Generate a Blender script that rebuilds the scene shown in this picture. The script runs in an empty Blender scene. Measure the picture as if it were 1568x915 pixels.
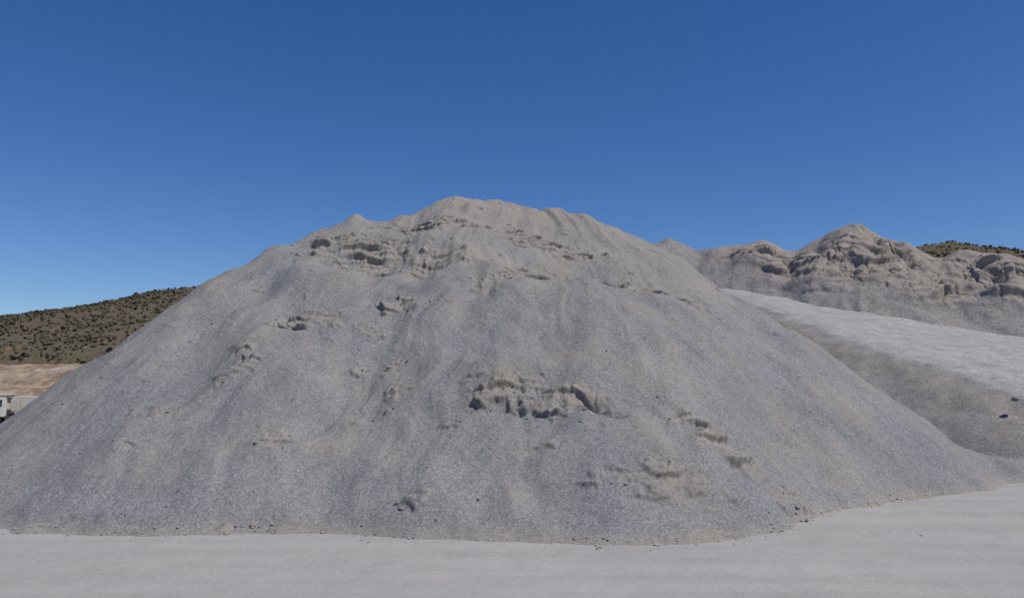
import bpy, math, numpy as np, bmesh
from mathutils import Vector
rng=np.random.default_rng(7)
sc=bpy.context.scene
TH=math.atan(143/1220); CH=3.0
# ---------------- noise ----------------
def _h(ix,iy,s):
    n=(ix.astype(np.int64)*374761393+iy.astype(np.int64)*668265263+s*2147483647)&0xffffffff
    n=((n^(n>>13))*1274126177)&0xffffffff
    n=((n^(n>>15))*2246822519)&0xffffffff
    return (n^(n>>16))&0xffffffff
ga=np.arange(1024)*(2*np.pi/1024);GC=np.cos(ga).astype(np.float32);GS=np.sin(ga).astype(np.float32)
PT=np.random.default_rng(3).permutation(4096).astype(np.int32)
def pn(x,y,s=0):
    x=np.asarray(x);y=np.asarray(y)
    fx0=np.floor(x);fy0=np.floor(y);fx=(x-fx0).astype(np.float32);fy=(y-fy0).astype(np.float32)
    ix=fx0.astype(np.int32);iy=fy0.astype(np.int32)
    ux=fx*fx*fx*(fx*(fx*6-15)+10);uy=fy*fy*fy*(fy*(fy*6-15)+10)
    def g(a,b):
        h=PT[(PT[(ix+a+s*37)&4095]+iy+b)&4095]&1023
        return GC[h]*(fx-a)+GS[h]*(fy-b)
    n0=g(0,0);n0=n0+(g(1,0)-n0)*ux;n1=g(0,1);n1=n1+(g(1,1)-n1)*ux
    return (n0+(n1-n0)*uy)*1.5
def fbm(x,y,o=4,s=0,g=.5,ridge=False):
    a=1;t=0;n=0
    for i in range(o):
        v=pn(x*2**i+i*13.7,y*2**i-i*7.3,s+i)
        if ridge: v=1-2*np.abs(v)
        t=t+a*v;n+=a;a*=g
    return t/n
def worley(x,y,s=0):
    ix=np.floor(x);iy=np.floor(y);f1=np.full(x.shape,9.);f2=np.full(x.shape,9.);idv=np.zeros(x.shape)
    for a in(-1,0,1):
        for b in(-1,0,1):
            h=_h(ix+a,iy+b,s);h2=_h(ix+a,iy+b,s+99)
            d=np.hypot(ix+a+h/4294967296.-x,iy+b+h2/4294967296.-y)
            m=d<f1
            f2=np.where(m,f1,np.minimum(f2,d)); idv=np.where(m,((h>>5)%1000)/1000.,idv); f1=np.where(m,d,f1)
    return f1,f2,idv
def sst(a,b,x):
    t=np.clip((x-a)/(b-a),0,1);return t*t*(3-2*t)
def smax(a,b,k):
    h=np.clip(.5+.5*(a-b)/k,0,1);return b*(1-h)+a*h+k*h*(1-h)
# ---------------- mesh helper ----------------
def grid_mesh(name,X,Y,Z,mat,attrs={}):
    ny,nx=X.shape
    co=np.stack([X,Y,Z],-1).reshape(-1,3).astype(np.float32)
    i=np.arange(nx*ny).reshape(ny,nx)
    q=np.stack([i[:-1,:-1],i[:-1,1:],i[1:,1:],i[1:,:-1]],-1).reshape(-1,4).astype(np.int32)
    return raw_mesh(name,co,q,mat,attrs)
def raw_mesh(name,co,q,mat,attrs={},smooth=True):
    k=q.shape[1];me=bpy.data.meshes.new(name)
    me.vertices.add(len(co));me.vertices.foreach_set('co',co.astype(np.float32).ravel())
    me.loops.add(q.size);me.loops.foreach_set('vertex_index',q.astype(np.int32).ravel())
    me.polygons.add(len(q));me.polygons.foreach_set('loop_start',(np.arange(len(q))*k).astype(np.int32))
    me.polygons.foreach_set('loop_total',np.full(len(q),k,np.int32))
    me.polygons.foreach_set('use_smooth',np.full(len(q),smooth))
    for n,v in attrs.items():
        a=me.attributes.new(n,'FLOAT','POINT');a.data.foreach_set('value',np.asarray(v,np.float32).ravel())
    me.update(calc_edges=True)
    ob=bpy.data.objects.new(name,me);sc.collection.objects.link(ob)
    if mat: me.materials.append(mat)
    return ob
# ---------------- materials ----------------
class NT:
    def __init__(s,name,rough=.95,spec=.15):
        s.m=bpy.data.materials.new(name);s.m.use_nodes=True;s.t=s.m.node_tree;s.t.nodes.clear()
        s.o=s.n('ShaderNodeOutputMaterial');s.b=s.n('ShaderNodeBsdfPrincipled')
        s.l(s.b.outputs[0],s.o.inputs[0]);s.b.inputs['Roughness'].default_value=rough
        s.b.inputs['Specular IOR Level'].default_value=spec
        s.co=s.n('ShaderNodeTexCoord').outputs['Object']
    def n(s,t):return s.t.nodes.new(t)
    def l(s,a,b):s.t.links.new(a,b)
    def noise(s,sc_,d=4,r=.55,vec=None):
        n=s.n('ShaderNodeTexNoise');n.inputs['Scale'].default_value=sc_;n.inputs['Detail'].default_value=d
        n.inputs['Roughness'].default_value=r;s.l(vec or s.co,n.inputs['Vector']);return n.outputs['Fac']
    def vor(s,sc_,out='Color'):
        n=s.n('ShaderNodeTexVoronoi');n.inputs['Scale'].default_value=sc_;s.l(s.co,n.inputs['Vector']);return n.outputs[out]
    def rmp(s,v,a,b,c=0.,d=1.):
        n=s.n('ShaderNodeMapRange');s.l(v,n.inputs[0])
        for i,x in enumerate((a,b,c,d)):n.inputs[1+i].default_value=x
        return n.outputs[0]
    def mix(s,f,a,b,bt='MIX'):
        n=s.n('ShaderNodeMix');n.data_type='RGBA';n.blend_type=bt
        for sock,v in((n.inputs[0],f),(n.inputs[6],a),(n.inputs[7],b)):
            if isinstance(v,(int,float)):sock.default_value=v
            elif isinstance(v,tuple):sock.default_value=(*v,1)
            else:s.l(v,sock)
        return n.outputs[2]
    def math(s,op,a,b=0.):
        n=s.n('ShaderNodeMath');n.operation=op
        for i,v in enumerate((a,b)):
            if isinstance(v,(int,float)):n.inputs[i].default_value=v
            else:s.l(v,n.inputs[i])
        return n.outputs[0]
    def scale(s,col,f):
        n=s.n('ShaderNodeCombineColor')
        for i in range(3):s.l(f,n.inputs[i])
        return s.mix(1.0,col,n.outputs[0],'MULTIPLY')
    def attr(s,name):
        n=s.n('ShaderNodeAttribute');n.attribute_name=name;return n.outputs['Fac']
    def bump(s,h,st,dist,prev=None):
        n=s.n('ShaderNodeBump');n.inputs['Strength'].default_value=st;n.inputs['Distance'].default_value=dist
        s.l(h,n.inputs['Height'])
        if prev: s.l(prev,n.inputs['Normal'])
        return n.outputs[0]
    def fin(s,col,nor=None):
        if isinstance(col,tuple): s.b.inputs['Base Color'].default_value=(*col,1)
        else: s.l(col,s.b.inputs['Base Color'])
        if nor: s.l(nor,s.b.inputs['Normal'])
        return s.m
def gravel_mat(name,grey=(.197,.196,.199),beige=(.255,.232,.203),spk=26,k=1.0,sa=.9):
    t=NT(name)
    tone=t.attr('tone')
    f=t.math('ADD',tone,t.rmp(t.noise(1.3,6,.65),.3,.7,-.2,.2))
    f=t.math('ADD',f,t.rmp(t.noise(9,4),.3,.7,-.12,.12))
    f=t.rmp(f,0,1,0,1)
    base=t.mix(f,grey,beige)
    v=t.rmp(t.vor(spk),0,1,.55,1.45)
    v2=t.rmp(t.noise(spk*2.1,3,.7),.3,.7,.7,1.3)
    sp=t.math('MULTIPLY',v,v2)
    amt=t.rmp(f,0,1,sa,.5)
    spm=t.math('ADD',1.0,t.math('MULTIPLY',t.math('SUBTRACT',sp,1.0),amt))
    big=t.rmp(t.noise(.35,5,.6),.3,.7,.92,1.08)
    col=t.scale(base,t.math('MULTIPLY',spm,big))
    b=t.bump(t.noise(spk*.9,5,.7),.6,.03)
    b=t.bump(t.noise(5,6,.6),.4,.05*k,b)
    return t.fin(col,b)
M_mound=gravel_mat('gravel_and_crust')
M_bank=gravel_mat('eroded_gravel',(.195,.19,.188),(.262,.228,.197),8,2.,.9)
# ---------------- main mound ----------------
spines=[
 [(-10.6,30,7.65),(-9.2,31.5,8.85),(-7.8,33,9.85),(-6.9,34,10.4),(-4.8,35,10.7),(-2.57,36.5,12.1),(-.75,37,12.1),(1.73,37,11.5),(3.54,36.5,11.05),(4.83,36,10.4),(6.3,35,9.35)],
 [(-2.4,36,11.6),(-2.2,31,8.7),(0.2,27.8,7.0),(2.6,27.3,6.85),(5.5,28.1,6.2)],
 [(-9,31,8.2),(-6.5,26.3,5.6),(-3.5,27,6.2)],
 [(-10.4,30,7.3),(-10.4,26.4,5.0)],
 [(8.5,31.5,4.8),(12.2,30.3,2.8),(16.8,28.5,0.7),(24,28.2,.3)],
]
def seg(x,y,a,b,t):
    ax,ay,az=a;bx,by,bz=b
    dx,dy=bx-ax,by-ay
    u=np.clip(((x-ax)*dx+(y-ay)*dy)/(dx*dx+dy*dy),0,1)
    ex=x-(ax+u*dx);ey=y-(ay+u*dy)
    ex=np.where(ex<0,ex*(1.34+.025*np.clip(-ex,0,6)),ex*1.17)
    return az+u*(bz-az)-t*(np.sqrt(ex*ex+ey*ey+.16)-.4)
def mound_base(x,y):
    y=y-3.4*sst(3.,11,x)*sst(28,19,y)
    z=np.full(np.shape(x),-9.)
    for sp in spines:
        for a,b in zip(sp[:-1],sp[1:]): z=smax(z,seg(x,y,a,b,.66),.35)
    return z
# crust outcrops on the face: x, y, half-width, half-depth, strength   (metres)
W=[(-5.7,31.3,2.1,1.,1.),(-3.4,33,1.1,.7,.7),(-2.2,35.6,.9,.5,.5),(-5.1,33.3,1.2,.6,.5),(.4,32.6,1.7,.6,.65),(2.3,32.3,1.7,.5,.6),(-2.6,30.2,1.,.6,.5),(1.6,29.7,2.4,.7,.7),(4.3,29.8,1.8,.7,.7),
(6,29.5,1.2,.6,.8),(-.1,27.7,1.3,.5,.45),(-7.3,31,.8,.5,.4),(-3.8,26.5,.7,.6,.9),(-4.4,25.2,.5,.4,.8),(-6.4,25.6,.8,.6,.9),(-7.3,25,.4,.4,.7),(-8,23.6,.5,.45,.9),(-7.5,22.8,.35,.35,.7),
(-3.5,23.4,.4,.4,.7),(-4.4,23.6,.3,.35,.6),(-3.3,22.1,.25,.6,.7),(.1,21.3,.95,.55,1.),(1.3,21.1,.85,.55,1.),(2,20.8,.5,.4,1.),(4.9,20.3,.7,.6,1.),(5.6,19.9,1.,.7,1.),(3.2,18.1,1.1,.45,.7),
(-2.1,17.9,.3,.3,.6),(-6.1,17.5,.25,.18,.6),(-5.9,20,.45,.35,.7),(-8,22.5,.4,.3,.6),(-9.7,20.2,.35,.2,.4),(-9.7,21.6,.5,.3,.6),(.4,19.3,.5,.2,.6),(6.9,19.9,.6,.35,.5),(4,18.5,.5,.3,.6),(-6.3,17.3,.4,.2,.4),(-1.4,20.2,.35,.3,.5),(-6.6,26.4,.6,.35,.6)]
# dents and swellings: x, y, rx, ry, height
DN=[(-6.1,30.3,1.9,.9,-.6),(-3.3,29.6,.8,.8,-.5),(-9.0,28.4,.7,.9,-.3),(-4.2,24.4,1.4,3.,-.38),(2.15,20.72,.25,.25,-.5),(2.45,20.3,.35,.12,-.25),(-6.9,33.6,.7,.7,.18),(-3.6,31.8,.7,.5,.25),
(6.1,29.7,.9,.6,.2),(-2.2,25.,.9,3.5,.35),(3.4,21,1.2,3,-.2),(.6,20.7,1.2,.25,-.2),(5.5,19.2,.9,.2,-.2),(-9.8,23.4,1.2,3,-.2),(-7.9,25,.8,4,.2),(8.3,24.5,1.1,4,-.25),(6.4,23.5,.9,4,.2),(-.6,34.2,1.2,.9,-.3),(3.3,30.6,1.4,.6,-.25),(-1.7,35.2,.35,.5,.3)]
xs=np.concatenate([np.arange(-30,-18,.14),np.arange(-18,14,.034),np.arange(14,27,.08)])
ys=np.concatenate([np.arange(14,37.5,.034),np.arange(37.5,60,.35)])
X,Y=np.meshgrid(xs,ys)
def mound_full(X,Y):
    wx=X+.5*fbm(X*.35,Y*.35,3,11);wy=Y+.5*fbm(X*.35,Y*.35,3,12)
    B0=mound_base(wx,wy)
    B=B0
    for cx,cy,rx,ry,h in DN:
        B=B+h*np.exp(-((wx-cx)/rx)**2-((Y-cy)/ry)**2)
    B=B+.30*fbm(X*.28,Y*.28,3,1)+.06*fbm(X*1.2,Y*1.2,4,2)
    ang=np.arctan2(X+.5,48-Y);rad=np.hypot(X+.5,48-Y)
    ril=fbm(ang*26+.8*pn(X*.5,Y*.5,5),rad*.2,3,21)
    onm=sst(.0,1.2,B)
    B=B+onm*(.11*ril)
    cm=np.zeros_like(X)
    wn1=fbm(X*1.5,Y*1.5,4,41);wn2=fbm(X*1.5,Y*1.5,4,42)
    for (cx,cy,rx,ry,s) in W:
        d=np.sqrt(((X+wn1*1.6*rx-cx)/rx)**2+((Y+wn2*1.6*ry-cy)/ry)**2)
        cm=np.maximum(cm,s*sst(1.3,.6,d))
    n3=fbm(X*.8,Y*1.3,5,51)
    spk=sst(.28,.5,n3)*sst(1,3,B)*.35
    cm=np.clip(np.maximum(cm,spk),0,1)
    sp0=np.array(spines[0]);rz=np.interp(X,sp0[:,0],sp0[:,2])
    cm=cm*(1-.6*sst(-1.3,-.4,B0-rz))
    far=.75+.35*sst(22,30,Y)
    def ledge(per,s):
        p=B0/per+1.1*fbm(X*.45,Y*.45,3,s)+.18*fbm(X*1.7,Y*1.7,3,s+5)
        fr=p-np.floor(p);row=np.floor(p)
        amp=sst(-.45,.25,fbm(X*.7+row*7.31,Y*.15+row*3.7,2,s+9))
        return amp*((1-fr)**1.2*sst(0,.18,fr)),amp*np.exp(-((fr-.93)/.07)**2)
    s1,d1=ledge(.42,61);s2,d2=ledge(.19,161)
    bil=np.abs(fbm(X*1.5,Y*1.5,1,81))+.5*np.abs(fbm(X*3.3,Y*3.1,1,83))
    f1,f2,idv=worley(X*1.7+.8*wn1,Y*1.1+.8*wn2,71)
    crack=sst(.0,.09,f2-f1)
    D=cm*far*(.20*s1-.03*d1+.08*s2-.015*d2+.07*(bil-.2)+.05*(crack-1)+.06*(idv-.5)*crack+.025*fbm(X*6,Y*6,3,82))
    sm=fbm(X*3.2,Y*3.2,4,91);D=D+onm*(.035*sst(.28,.6,sm)+.010*fbm(X*9,Y*9,2,92))
    tone=.24+.8*fbm(X*.42,Y*.42,4,101)+.40*ril+.7*cm
    tone=tone+.40*sst(5.8,7.5,B+.6*n3)*sst(-6,-3,X)+.3*sst(9,10.5,B)
    return B,D,cm,tone
B,D,cm,tone=mound_full(X,Y)
Z=B+D
dBy,dBx=np.gradient(mound_base(X,Y),ys,xs);gl=np.hypot(dBx,dBy)+1e-3
PX=X-dBx/gl*D*1.1*(cm>.05);PY=Y-dBy/gl*D*1.1*(cm>.05)
Z=np.where(Z<.35,-.10+.45*((np.clip(Z,-1,.35)+.25)/.60).clip(0,1)**1.6,Z)
tone=tone+.6*sst(.3,.0,Z)
grid_mesh('gravel_mound',PX,PY,Z,M_mound,{'tone':tone})
def zi(x,y):
    ix=np.clip(np.searchsorted(xs,x),1,len(xs)-1);iy=np.clip(np.searchsorted(ys,y),1,len(ys)-1)
    return Z[iy,ix]
# ---------------- clods ----------------
def ico(sub):
    bm=bmesh.new();bmesh.ops.create_icosphere(bm,subdivisions=sub,radius=1)
    v=np.array([q.co[:] for q in bm.verts]);f=np.array([[w.index for w in q.verts] for q in bm.faces]);bm.free();return v,f
IV,IF=ico(2)
def clods(name,P,S,mat,flat=.65,tonev=.5):
    C=[];Q=[];T=[]
    for i,(p,s) in enumerate(zip(P,S)):
        v=IV*(1+.17*rng.normal(size=(1,3)))
        d=rng.normal(size=(5,3));d/=np.linalg.norm(d,axis=1)[:,None]
        for k in d:
            t=v@k;c=.55+.3*rng.random();v=v-np.clip(t-c,0,None)[:,None]*k
        v=v*(1+.06*rng.normal(size=(len(v),1)))
        a=rng.random()*6.28;R=np.array([[math.cos(a),-math.sin(a),0],[math.sin(a),math.cos(a),0],[0,0,1]])
        v=(v*[1,.8,flat])@R.T*s+p
        C.append(v);Q.append(IF+i*len(IV));T.append(np.full(len(IV),tonev+rng.normal()*.3))
    return raw_mesh(name,np.concatenate(C),np.concatenate(Q),mat,{'tone':np.concatenate(T)},smooth=True)
P=[];S=[]
for (cx,cy,rx,ry,s) in W:
    if cy>28: continue
    for k in range(int(10*s)):
        x=cx+rng.normal()*rx*.8;y=cy-abs(rng.normal())*ry*.9+.2;sz=.015+.07*rng.random()**3
        P.append((x,y));S.append(sz)
for k in range(200):
    x=rng.uniform(-15,15);y=rng.uniform(16.5,27);P.append((x,y));S.append(.012+.045*rng.random()**4)
def foot(x):
    r=[]
    for q in x:
        col=Z[:,np.searchsorted(xs,q)];r.append(ys[np.nonzero(col>.05)[0][0]])
    return np.array(r)
fx=rng.uniform(-14,16,220);fy=foot(fx)+rng.normal(size=220)*.15-.35*np.abs(rng.normal(size=220))**1.5+.1
for x,y in zip(fx,fy): P.append((x,y));S.append(.008+.035*rng.random()**4)
P=np.array(P);S=np.array(S);z=np.maximum(zi(P[:,0],P[:,1]),0)
P3=np.column_stack([P,z+S*.1]);P3=np.vstack([P3,[(23.3,37.2,2.7),(-6.05,17.35,zi(-6.05,17.35)+.02)]]);S=np.append(S,[.2,.09])
clods('loose_stones',P3,S,M_mound,tonev=.8)
n=620;fx=np.concatenate([rng.uniform(-12,13,n//2),rng.normal(9.5,1.6,n//2)]);fy=foot(fx)-.12+.12*rng.normal(size=n)
fs=.008+.045*rng.random(n)**3;fz=np.maximum(zi(fx,fy),0.0)
t=NT('pale_sandy_crust');M_pale=t.fin(t.mix(t.rmp(t.noise(6,5),.3,.7),(.35,.32,.27),(.46,.42,.35)),t.bump(t.noise(30,4),.5,.02))
clods('sandy_crust_rubble',np.column_stack([fx,fy,fz+fs*.05]),fs,M_pale,flat=.4)
# ---------------- ramp road ----------------
def ramp(x,y):
    rx=x-24.4;ry=y-38.;s=-.43*rx+.9*ry
    w=(x-np.interp(y,[20,38,52,70,90,130],[33,24.4,22,21.1,20.3,19]))*.95
    surf=3+.27*s
    surf=np.where(s>46,3+.27*46+.02*(s-46),surf)
    z=surf+np.where(w<0,.60*w,0)
    return z,s,w
xs2=np.arange(4,90,.2);ys2=np.arange(24,120,.2)
X2,Y2=np.meshgrid(xs2,ys2)
zr,s2,w2=ramp(X2+.7*fbm(X2*.2,Y2*.2,3,201),Y2+.6*fbm(X2*.15,Y2*.15,3,211))
off=sst(0,-1.5,w2)
Z2=zr-.24*np.exp(-(w2/.9)**2)+.22*fbm(X2*.4,Y2*.4,4,202)*(.4+off)+.05*fbm(X2*2,Y2*2,3,203)
Z2=Z2-.08*np.exp(-(w2-4)**2/.4)-.08*np.exp(-(w2-6.2)**2/.4)
Z2=np.where(Z2<.3,-.15+.45*((np.clip(Z2,-1,.3)+.5)/.8).clip(0,1)**1.5,Z2)
road=sst(-.9,.6,w2+1.1*fbm(X2*.5,Y2*.5,4,205))
lip=np.exp(-((w2+1.3+.9*fbm(X2*.4,Y2*.4,3,206))/.9)**2)
t=NT('ramp_gravel')
rd=t.attr('road');base=t.mix(t.rmp(t.noise(.6,6,.6),.3,.7),(.18,.178,.18),(.225,.212,.192))
base=t.mix(t.attr('lip'),base,(.245,.225,.195))
col=t.mix(rd,base,t.mix(t.rmp(t.noise(.5,5),.3,.7),(.275,.268,.26),(.325,.313,.295)))
col=t.scale(col,t.math('MULTIPLY',t.rmp(t.vor(12),0,1,.7,1.3),t.rmp(t.noise(1.,6,.7),.3,.7,.86,1.14)))
M_ramp=t.fin(col,t.bump(t.noise(6,6,.7),.45,.1))
grid_mesh('haul_road_ramp',X2,Y2,Z2,M_ramp,{'road':road,'lip':lip})
# ---------------- eroded bank ----------------
bk=np.array([(10,92,18.1),(14.7,88,19.4),(17.3,88,20.),(20.8,86,18.3),(22.8,84,18.4),(26,82,18.6),(28.7,80,17.1),(31.3,79,18.2),(33.9,78,19.5),(35.7,77,18.6),(38.9,76,16.0),(40.3,74,15.3),(41.7,72,15.9),(43.4,70,15.0),(44.3,68,13.5),(50,62,12.),(60,52,10)])
bk=bk*1.07;bk[:,2]-=.21
xs3=np.arange(6,70,.1);ys3=np.arange(54,100,.1)
X3,Y3=np.meshgrid(xs3,ys3)
wx=X3+1.2*fbm(X3*.2,Y3*.2,3,301);wy=Y3+1.2*fbm(X3*.2,Y3*.2,3,302)
Z3=np.full(X3.shape,-9.)
for a,b in zip(bk[:-1],bk[1:]):
    dx,dy=b[0]-a[0],b[1]-a[1];u=np.clip(((wx-a[0])*dx+(wy-a[1])*dy)/(dx*dx+dy*dy),0,1)
    d=np.hypot(wx-a[0]-u*dx,wy-a[1]-u*dy)
    Z3=smax(Z3,a[2]+u*(b[2]-a[2])-.75*(np.sqrt(d*d+.8)-.9),.5)
B3=Z3
zr3,s3,w3=ramp(X3,Y3)
for cx,cy,rx,ry,h in [(25.8,83,2.4,2.,1.),(30,81,1.6,2.,.6),(34.5,80.5,2,2.,1.),(32.5,77.5,2.5,1.5,.9),(41,73.5,2.5,2.2,1.2),(45,70,2,2.5,1.),(38.4,77,.6,3,-1.4),(28,83,.5,3,-.8),(31.5,80,.5,2,-.6),(36.6,79.5,.5,2.,-.9),(43.2,71.8,.5,2,-.7)]:
    Z3=Z3+h*np.exp(-((wx-cx)/rx)**2-((wy-cy)/ry)**2)
hh=Z3-zr3
er=sst(1.0,3.0,hh+1.8*fbm(X3*.2,Y3*.2,3,303))*sst(22,27,X3+2*pn(X3*.2,Y3*.2,5))
ridgez=np.interp(X3,bk[:,0],bk[:,2]);er=er*(1-.9*sst(-2.2,-.4,B3-ridgez+.8*fbm(X3*.4,Y3*.4,2,320)))
def ledge3(per,s,f):
    p=B3/per+1.3*fbm(X3*.10*f,Y3*.10*f,3,s)+.22*fbm(X3*.4*f,Y3*.4*f,3,s+5)
    fr=p-np.floor(p);row=np.floor(p)
    amp=sst(-.35,.3,fbm(X3*.17*f+row*7.31,Y3*.04+row*3.7,2,s+9))
    return amp*((1-fr)**1.3*sst(0,.15,fr)-.15*np.exp(-((fr-.93)/.07)**2))
bil=np.abs(fbm(X3*.3,Y3*.3,1,381))+.35*np.abs(fbm(X3*.8,Y3*.8,1,383))
f1,f2,idv=worley(X3*.4+.9*fbm(X3*.35,Y3*.35,4,3),Y3*.3+.9*fbm(X3*.35,Y3*.35,4,4),306)
cr=sst(0,.07,f2-f1)
D3=er*(.68*ledge3(2.,305,1)+.22*ledge3(.7,325,2)+.35*(bil-.25)-.24*(1-cr)+.10*fbm(X3*1.5,Y3*1.5,3,307))+.12*fbm(X3*.6,Y3*.6,4,308)
gy,gx=np.gradient(B3,ys3,xs3);gl=np.hypot(gx,gy)+1e-3
tone3=.22+.75*er+.45*fbm(X3*.2,Y3*.2,4,309)+.6*sst(-3,-.5,B3-ridgez)*sst(18,24,X3)
grid_mesh('eroded_gravel_bank',X3-gx/gl*D3*.8,Y3-gy/gl*D3*.8,Z3+D3,M_bank,{'tone':tone3})
# ---------------- ground ----------------
gx1=np.concatenate([-np.geomspace(6000,26,50),np.arange(-25,25,.1),np.geomspace(26,6000,50)])
gy1=np.concatenate([-np.geomspace(3000,3,25),np.arange(0,26,.08),np.geomspace(26,6000,80)])
GX,GY=np.meshgrid(gx1,gy1)
near=sst(60,25,np.hypot(GX,GY-15))
GZ=near*(.05*fbm(GX*.25,GY*.25,3,401)+.016*fbm(GX*1.5,GY*1.5,4,402))
t=NT('compacted_grit')
c=t.mix(t.rmp(t.noise(.25,6,.6),.35,.65),(.335,.325,.312),(.385,.36,.325))
c=t.mix(t.rmp(t.vor(26),0,1,0,.6),c,(.215,.21,.205))
c=t.mix(t.rmp(t.noise(45,3,.7),.52,.72,0,.7),c,(.50,.48,.45))
c=t.mix(t.rmp(t.noise(1.2,6,.7),.48,.66,0,.4),c,(.275,.262,.245))
mp=t.n('ShaderNodeMapping');mp.inputs['Scale'].default_value=(.15,1.2,1);mp.inputs['Rotation'].default_value=(0,0,.12);t.l(t.co,mp.inputs[0])
c=t.mix(t.rmp(t.noise(.8,5,.6,mp.outputs[0]),.4,.65,0,.3),c,(.44,.425,.405))
M_gr=t.fin(c,t.bump(t.noise(28,5,.7),.55,.02,t.bump(t.noise(2.5,5),.4,.06)))
grid_mesh('ground',GX,GY,GZ,M_gr)
# ---------------- hills ----------------
hx=np.array([-900,-400,-230,-194,-169,-149,-137,-123,-100,-40,40,120,153,169.5,195,260,500,900.])
hz=np.array([20,24,29,30.7,34,37.3,40.4,42.9,44,44,42,50,58.,60.8,57,50,30,20.])
xs4=np.arange(-420,420,1.2);ys4=np.arange(150,420,1.4)
X4,Y4=np.meshgrid(xs4,ys4)
ridge=np.interp(X4,hx,hz)
prof=np.interp(Y4,[150,165,180,240,300,340,420],[0,.12,.28,.66,1,.98,.8])
Z4=ridge*prof+1.8*fbm(X4*.02,Y4*.02,4,501)*prof+.25*fbm(X4*.25,Y4*.25,3,502)
t=NT('scrub_hillside')
bare=t.rmp(t.noise(.022,4,.6),.57,.66)
c=t.mix(t.rmp(t.noise(.25,6,.7),.35,.65),(.08,.06,.042),(.155,.115,.082))
c=t.mix(t.rmp(t.noise(.05,5,.7),.42,.6,0,.9),c,(.105,.098,.058))
c=t.mix(t.math('MULTIPLY',bare,.7),c,(.30,.18,.10))
M_hill=t.fin(c,t.bump(t.noise(.8,6,.7),.7,.8))
grid_mesh('scrub_hill',X4,Y4,Z4,M_hill)
def hz4(x,y):
    ix=np.clip(np.searchsorted(xs4,x),1,len(xs4)-1);iy=np.clip(np.searchsorted(ys4,y),1,len(ys4)-1);return Z4[iy,ix]
V1,F1=ico(1)
n=10000
bx=np.concatenate([rng.uniform(-250,-90,n),rng.uniform(130,240,2500)]);by=np.concatenate([rng.uniform(172,320,n),rng.uniform(240,330,2500)])
k=fbm(bx*.05,by*.05,3,510)+.3*rng.normal(size=len(bx));m=k>-.12;bx,by=bx[m],by[m];bz=hz4(bx,by)
n=len(bx);sz=rng.uniform(.2,.42,n)+.5*rng.random(n)**5
v=V1[None]*sz[:,None,None]*(1+.28*rng.normal(size=(n,len(V1),1)))*np.array([1,1,.7])+np.stack([bx,by,bz+.25*sz],-1)[:,None]
q=F1[None]+(np.arange(n)*len(V1))[:,None,None]
t=NT('scrub_foliage')
M_sc=t.fin(t.mix(t.rmp(t.noise(.4,4,.6),.35,.65),(.05,.047,.03),(.12,.105,.065)))
raw_mesh('scrub_bushes',v.reshape(-1,3),q.reshape(-1,3),M_sc,smooth=False)
# dirt bank
xs5=np.arange(-150,-40,.5);ys5=np.arange(118,175,.5);X5,Y5=np.meshgrid(xs5,ys5)
Z5=np.interp(Y5+6*fbm(X5*.08,Y5*.08,4,601),[118,128,134,150,158,175],[-.5,1.5,3.2,4.5,8.0,9])+.9*fbm(X5*.25,Y5*.25,4,602)
t=NT('tan_soil')
c=t.mix(t.rmp(t.noise(.3,6,.7),.42,.58),(.34,.26,.185),(.20,.14,.10))
c=t.mix(t.rmp(t.noise(.15,4),.55,.65),c,(.37,.33,.28))
grid_mesh('dirt_bank',X5,Y5,Z5,t.fin(c,t.bump(t.noise(1,5),.8,.8)))
# ---------------- dump truck ----------------
def paint(name,c,rough=.5,dust=.5):
    t=NT(name,rough,.4);return t.fin(t.mix(t.rmp(t.noise(1.5,5),.3,.7,dust*.3,dust),c,(.40,.36,.30)))
Mw=paint('dusty_white_paint',(.7,.68,.62));Mb=paint('tipper_body_beige',(.55,.50,.42),.7,.8);Mk=paint('dark_chassis',(.03,.03,.03),.7,.25)
t=NT('cab_glass',.1,.5);Mg=t.fin((.03,.04,.05));Mt=paint('tyre_rubber',(.025,.025,.025),.9,.25);Mbl=paint('fuel_tank_blue',(.18,.24,.30),.4,.3)
root=bpy.data.objects.new('dump_truck',None);sc.collection.objects.link(root)
def prism(name,prof,y0,y1,mat,bev=.04):
    bm=bmesh.new();a=[bm.verts.new((x,y0,z)) for x,z in prof];b=[bm.verts.new((x,y1,z)) for x,z in prof];n=len(prof)
    bm.faces.new(a);bm.faces.new(b[::-1])
    for i in range(n): bm.faces.new((a[i],b[i],b[(i+1)%n],a[(i+1)%n]))
    bmesh.ops.recalc_face_normals(bm,faces=bm.faces)
    if bev: bmesh.ops.bevel(bm,geom=bm.edges[:],offset=bev,segments=2,affect='EDGES')
    me=bpy.data.meshes.new(name);bm.to_mesh(me);bm.free();o=bpy.data.objects.new(name,me);me.materials.append(mat);sc.collection.objects.link(o);o.parent=root;return o
def box(name,x0,x1,y0,y1,z0,z1,mat,bev=.03):return prism(name,[(x0,z0),(x1,z0),(x1,z1),(x0,z1)],y0,y1,mat,bev)
def cyl(name,x,y0,y1,z,r,mat):
    return prism(name,[(x+r*math.cos(i*math.tau/28),z+r*math.sin(i*math.tau/28)) for i in range(28)],y0,y1,mat,.03)
box('chassis',-5.6,.5,-.45,.45,.75,1.0,Mk)
prism('cab',[(-5.7,.75),(-3.9,.75),(-3.9,2.55),(-5.35,2.55),(-5.62,1.7)],-1.15,1.15,Mw,.07)
box('side_window',-5.2,-4.2,-1.165,-1.13,1.7,2.35,Mg,0.01)
box('bumper',-5.95,-5.6,-1.15,1.15,.5,.85,Mk)
box('roof_rack',-5.3,-3.6,-1.0,1.0,2.62,2.72,Mk)
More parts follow.
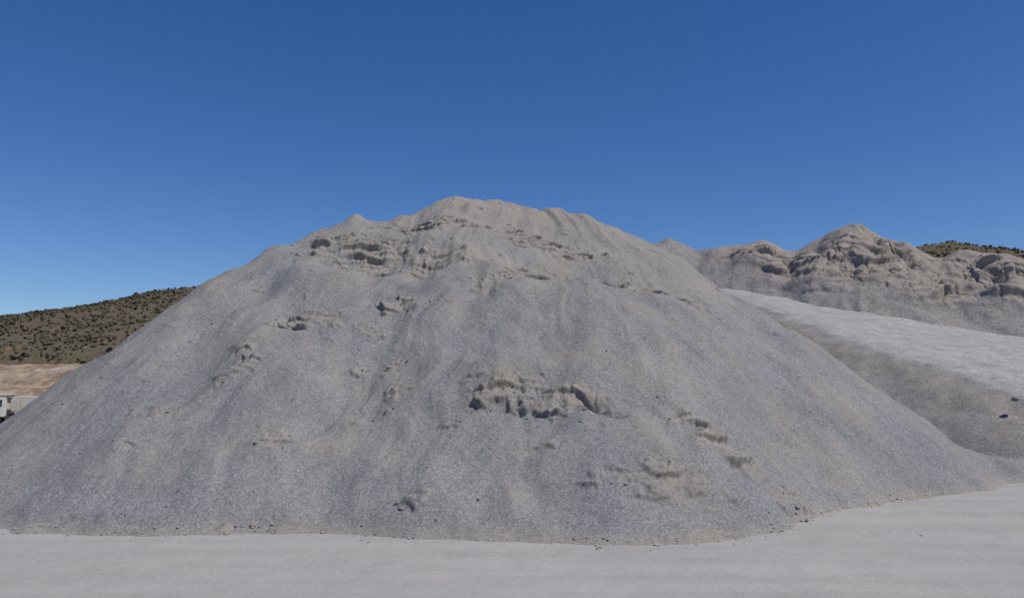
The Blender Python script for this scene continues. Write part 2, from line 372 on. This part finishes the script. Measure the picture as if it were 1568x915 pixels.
prism('tipper_body',[(-3.4,1.25),(-.2,1.25),(.5,1.75),(.4,2.45),(-3.2,2.7),(-3.5,2.3)],-1.25,1.25,Mb,.05)
for i,x in enumerate((-2.6,-1.2)): box('body_rib_%d'%(i+1),x,x+.1,-1.29,-1.252,1.3,2.4,Mb,.01)
for i,(x) in enumerate((-4.8,-1.6,-.5)):
    for j,(a,b) in enumerate(((-1.2,-.85),(.85,1.2))):
        cyl('wheel_%d_%d'%(i+1,j+1),x,a,b,.52,.52,Mt);cyl('hub_%d_%d'%(i+1,j+1),x,a-.02 if j==0 else b-.02,a+.02 if j==0 else b+.02,.52,.24,Mw)
cyl('fuel_tank',-2.9,-1.1,-.6,.85,.32,Mbl);box('tank_step',-3.9,-3.3,-1.15,-.7,.5,.9,Mk)
root.location=(-43.1,76,0);root.rotation_euler=(0,0,math.radians(12))
# ---------------- world, sun, camera ----------------
el=math.radians(58);sd=Vector((.88,-.46,0)).normalized()
w=bpy.data.worlds.new('World');sc.world=w;w.use_nodes=True;nt=w.node_tree
bg=nt.nodes['Background'];sk=nt.nodes.new('ShaderNodeTexSky');sk.sky_type='NISHITA';sk.sun_disc=False
sk.sun_elevation=el;sk.sun_rotation=math.atan2(sd.x,sd.y);sk.altitude=800;sk.air_density=1.0;sk.dust_density=.15;sk.ozone_density=4.5
hs=nt.nodes.new('ShaderNodeHueSaturation');hs.inputs['Hue'].default_value=.512;hs.inputs['Saturation'].default_value=1.25;hs.inputs['Value'].default_value=1.0
nt.links.new(sk.outputs[0],hs.inputs['Color']);nt.links.new(hs.outputs[0],bg.inputs[0]);bg.inputs[1].default_value=.094
L=bpy.data.lights.new('sun','SUN');L.energy=3.9;L.angle=math.radians(.5);L.color=(1,.95,.87)
lo=bpy.data.objects.new('sun',L);sc.collection.objects.link(lo)
dv=Vector((sd.x*math.cos(el),sd.y*math.cos(el),math.sin(el)));lo.rotation_euler=dv.to_track_quat('Z','Y').to_euler()
cam=bpy.data.cameras.new('camera');cam.lens=28.01;cam.sensor_width=36;cam.clip_end=20000
co=bpy.data.objects.new('camera',cam);sc.collection.objects.link(co);co.location=(0,0,CH);co.rotation_euler=(math.pi/2+TH,0,0);sc.camera=co
sc.view_settings.view_transform='Standard';sc.view_settings.look='None';sc.view_settings.exposure=0
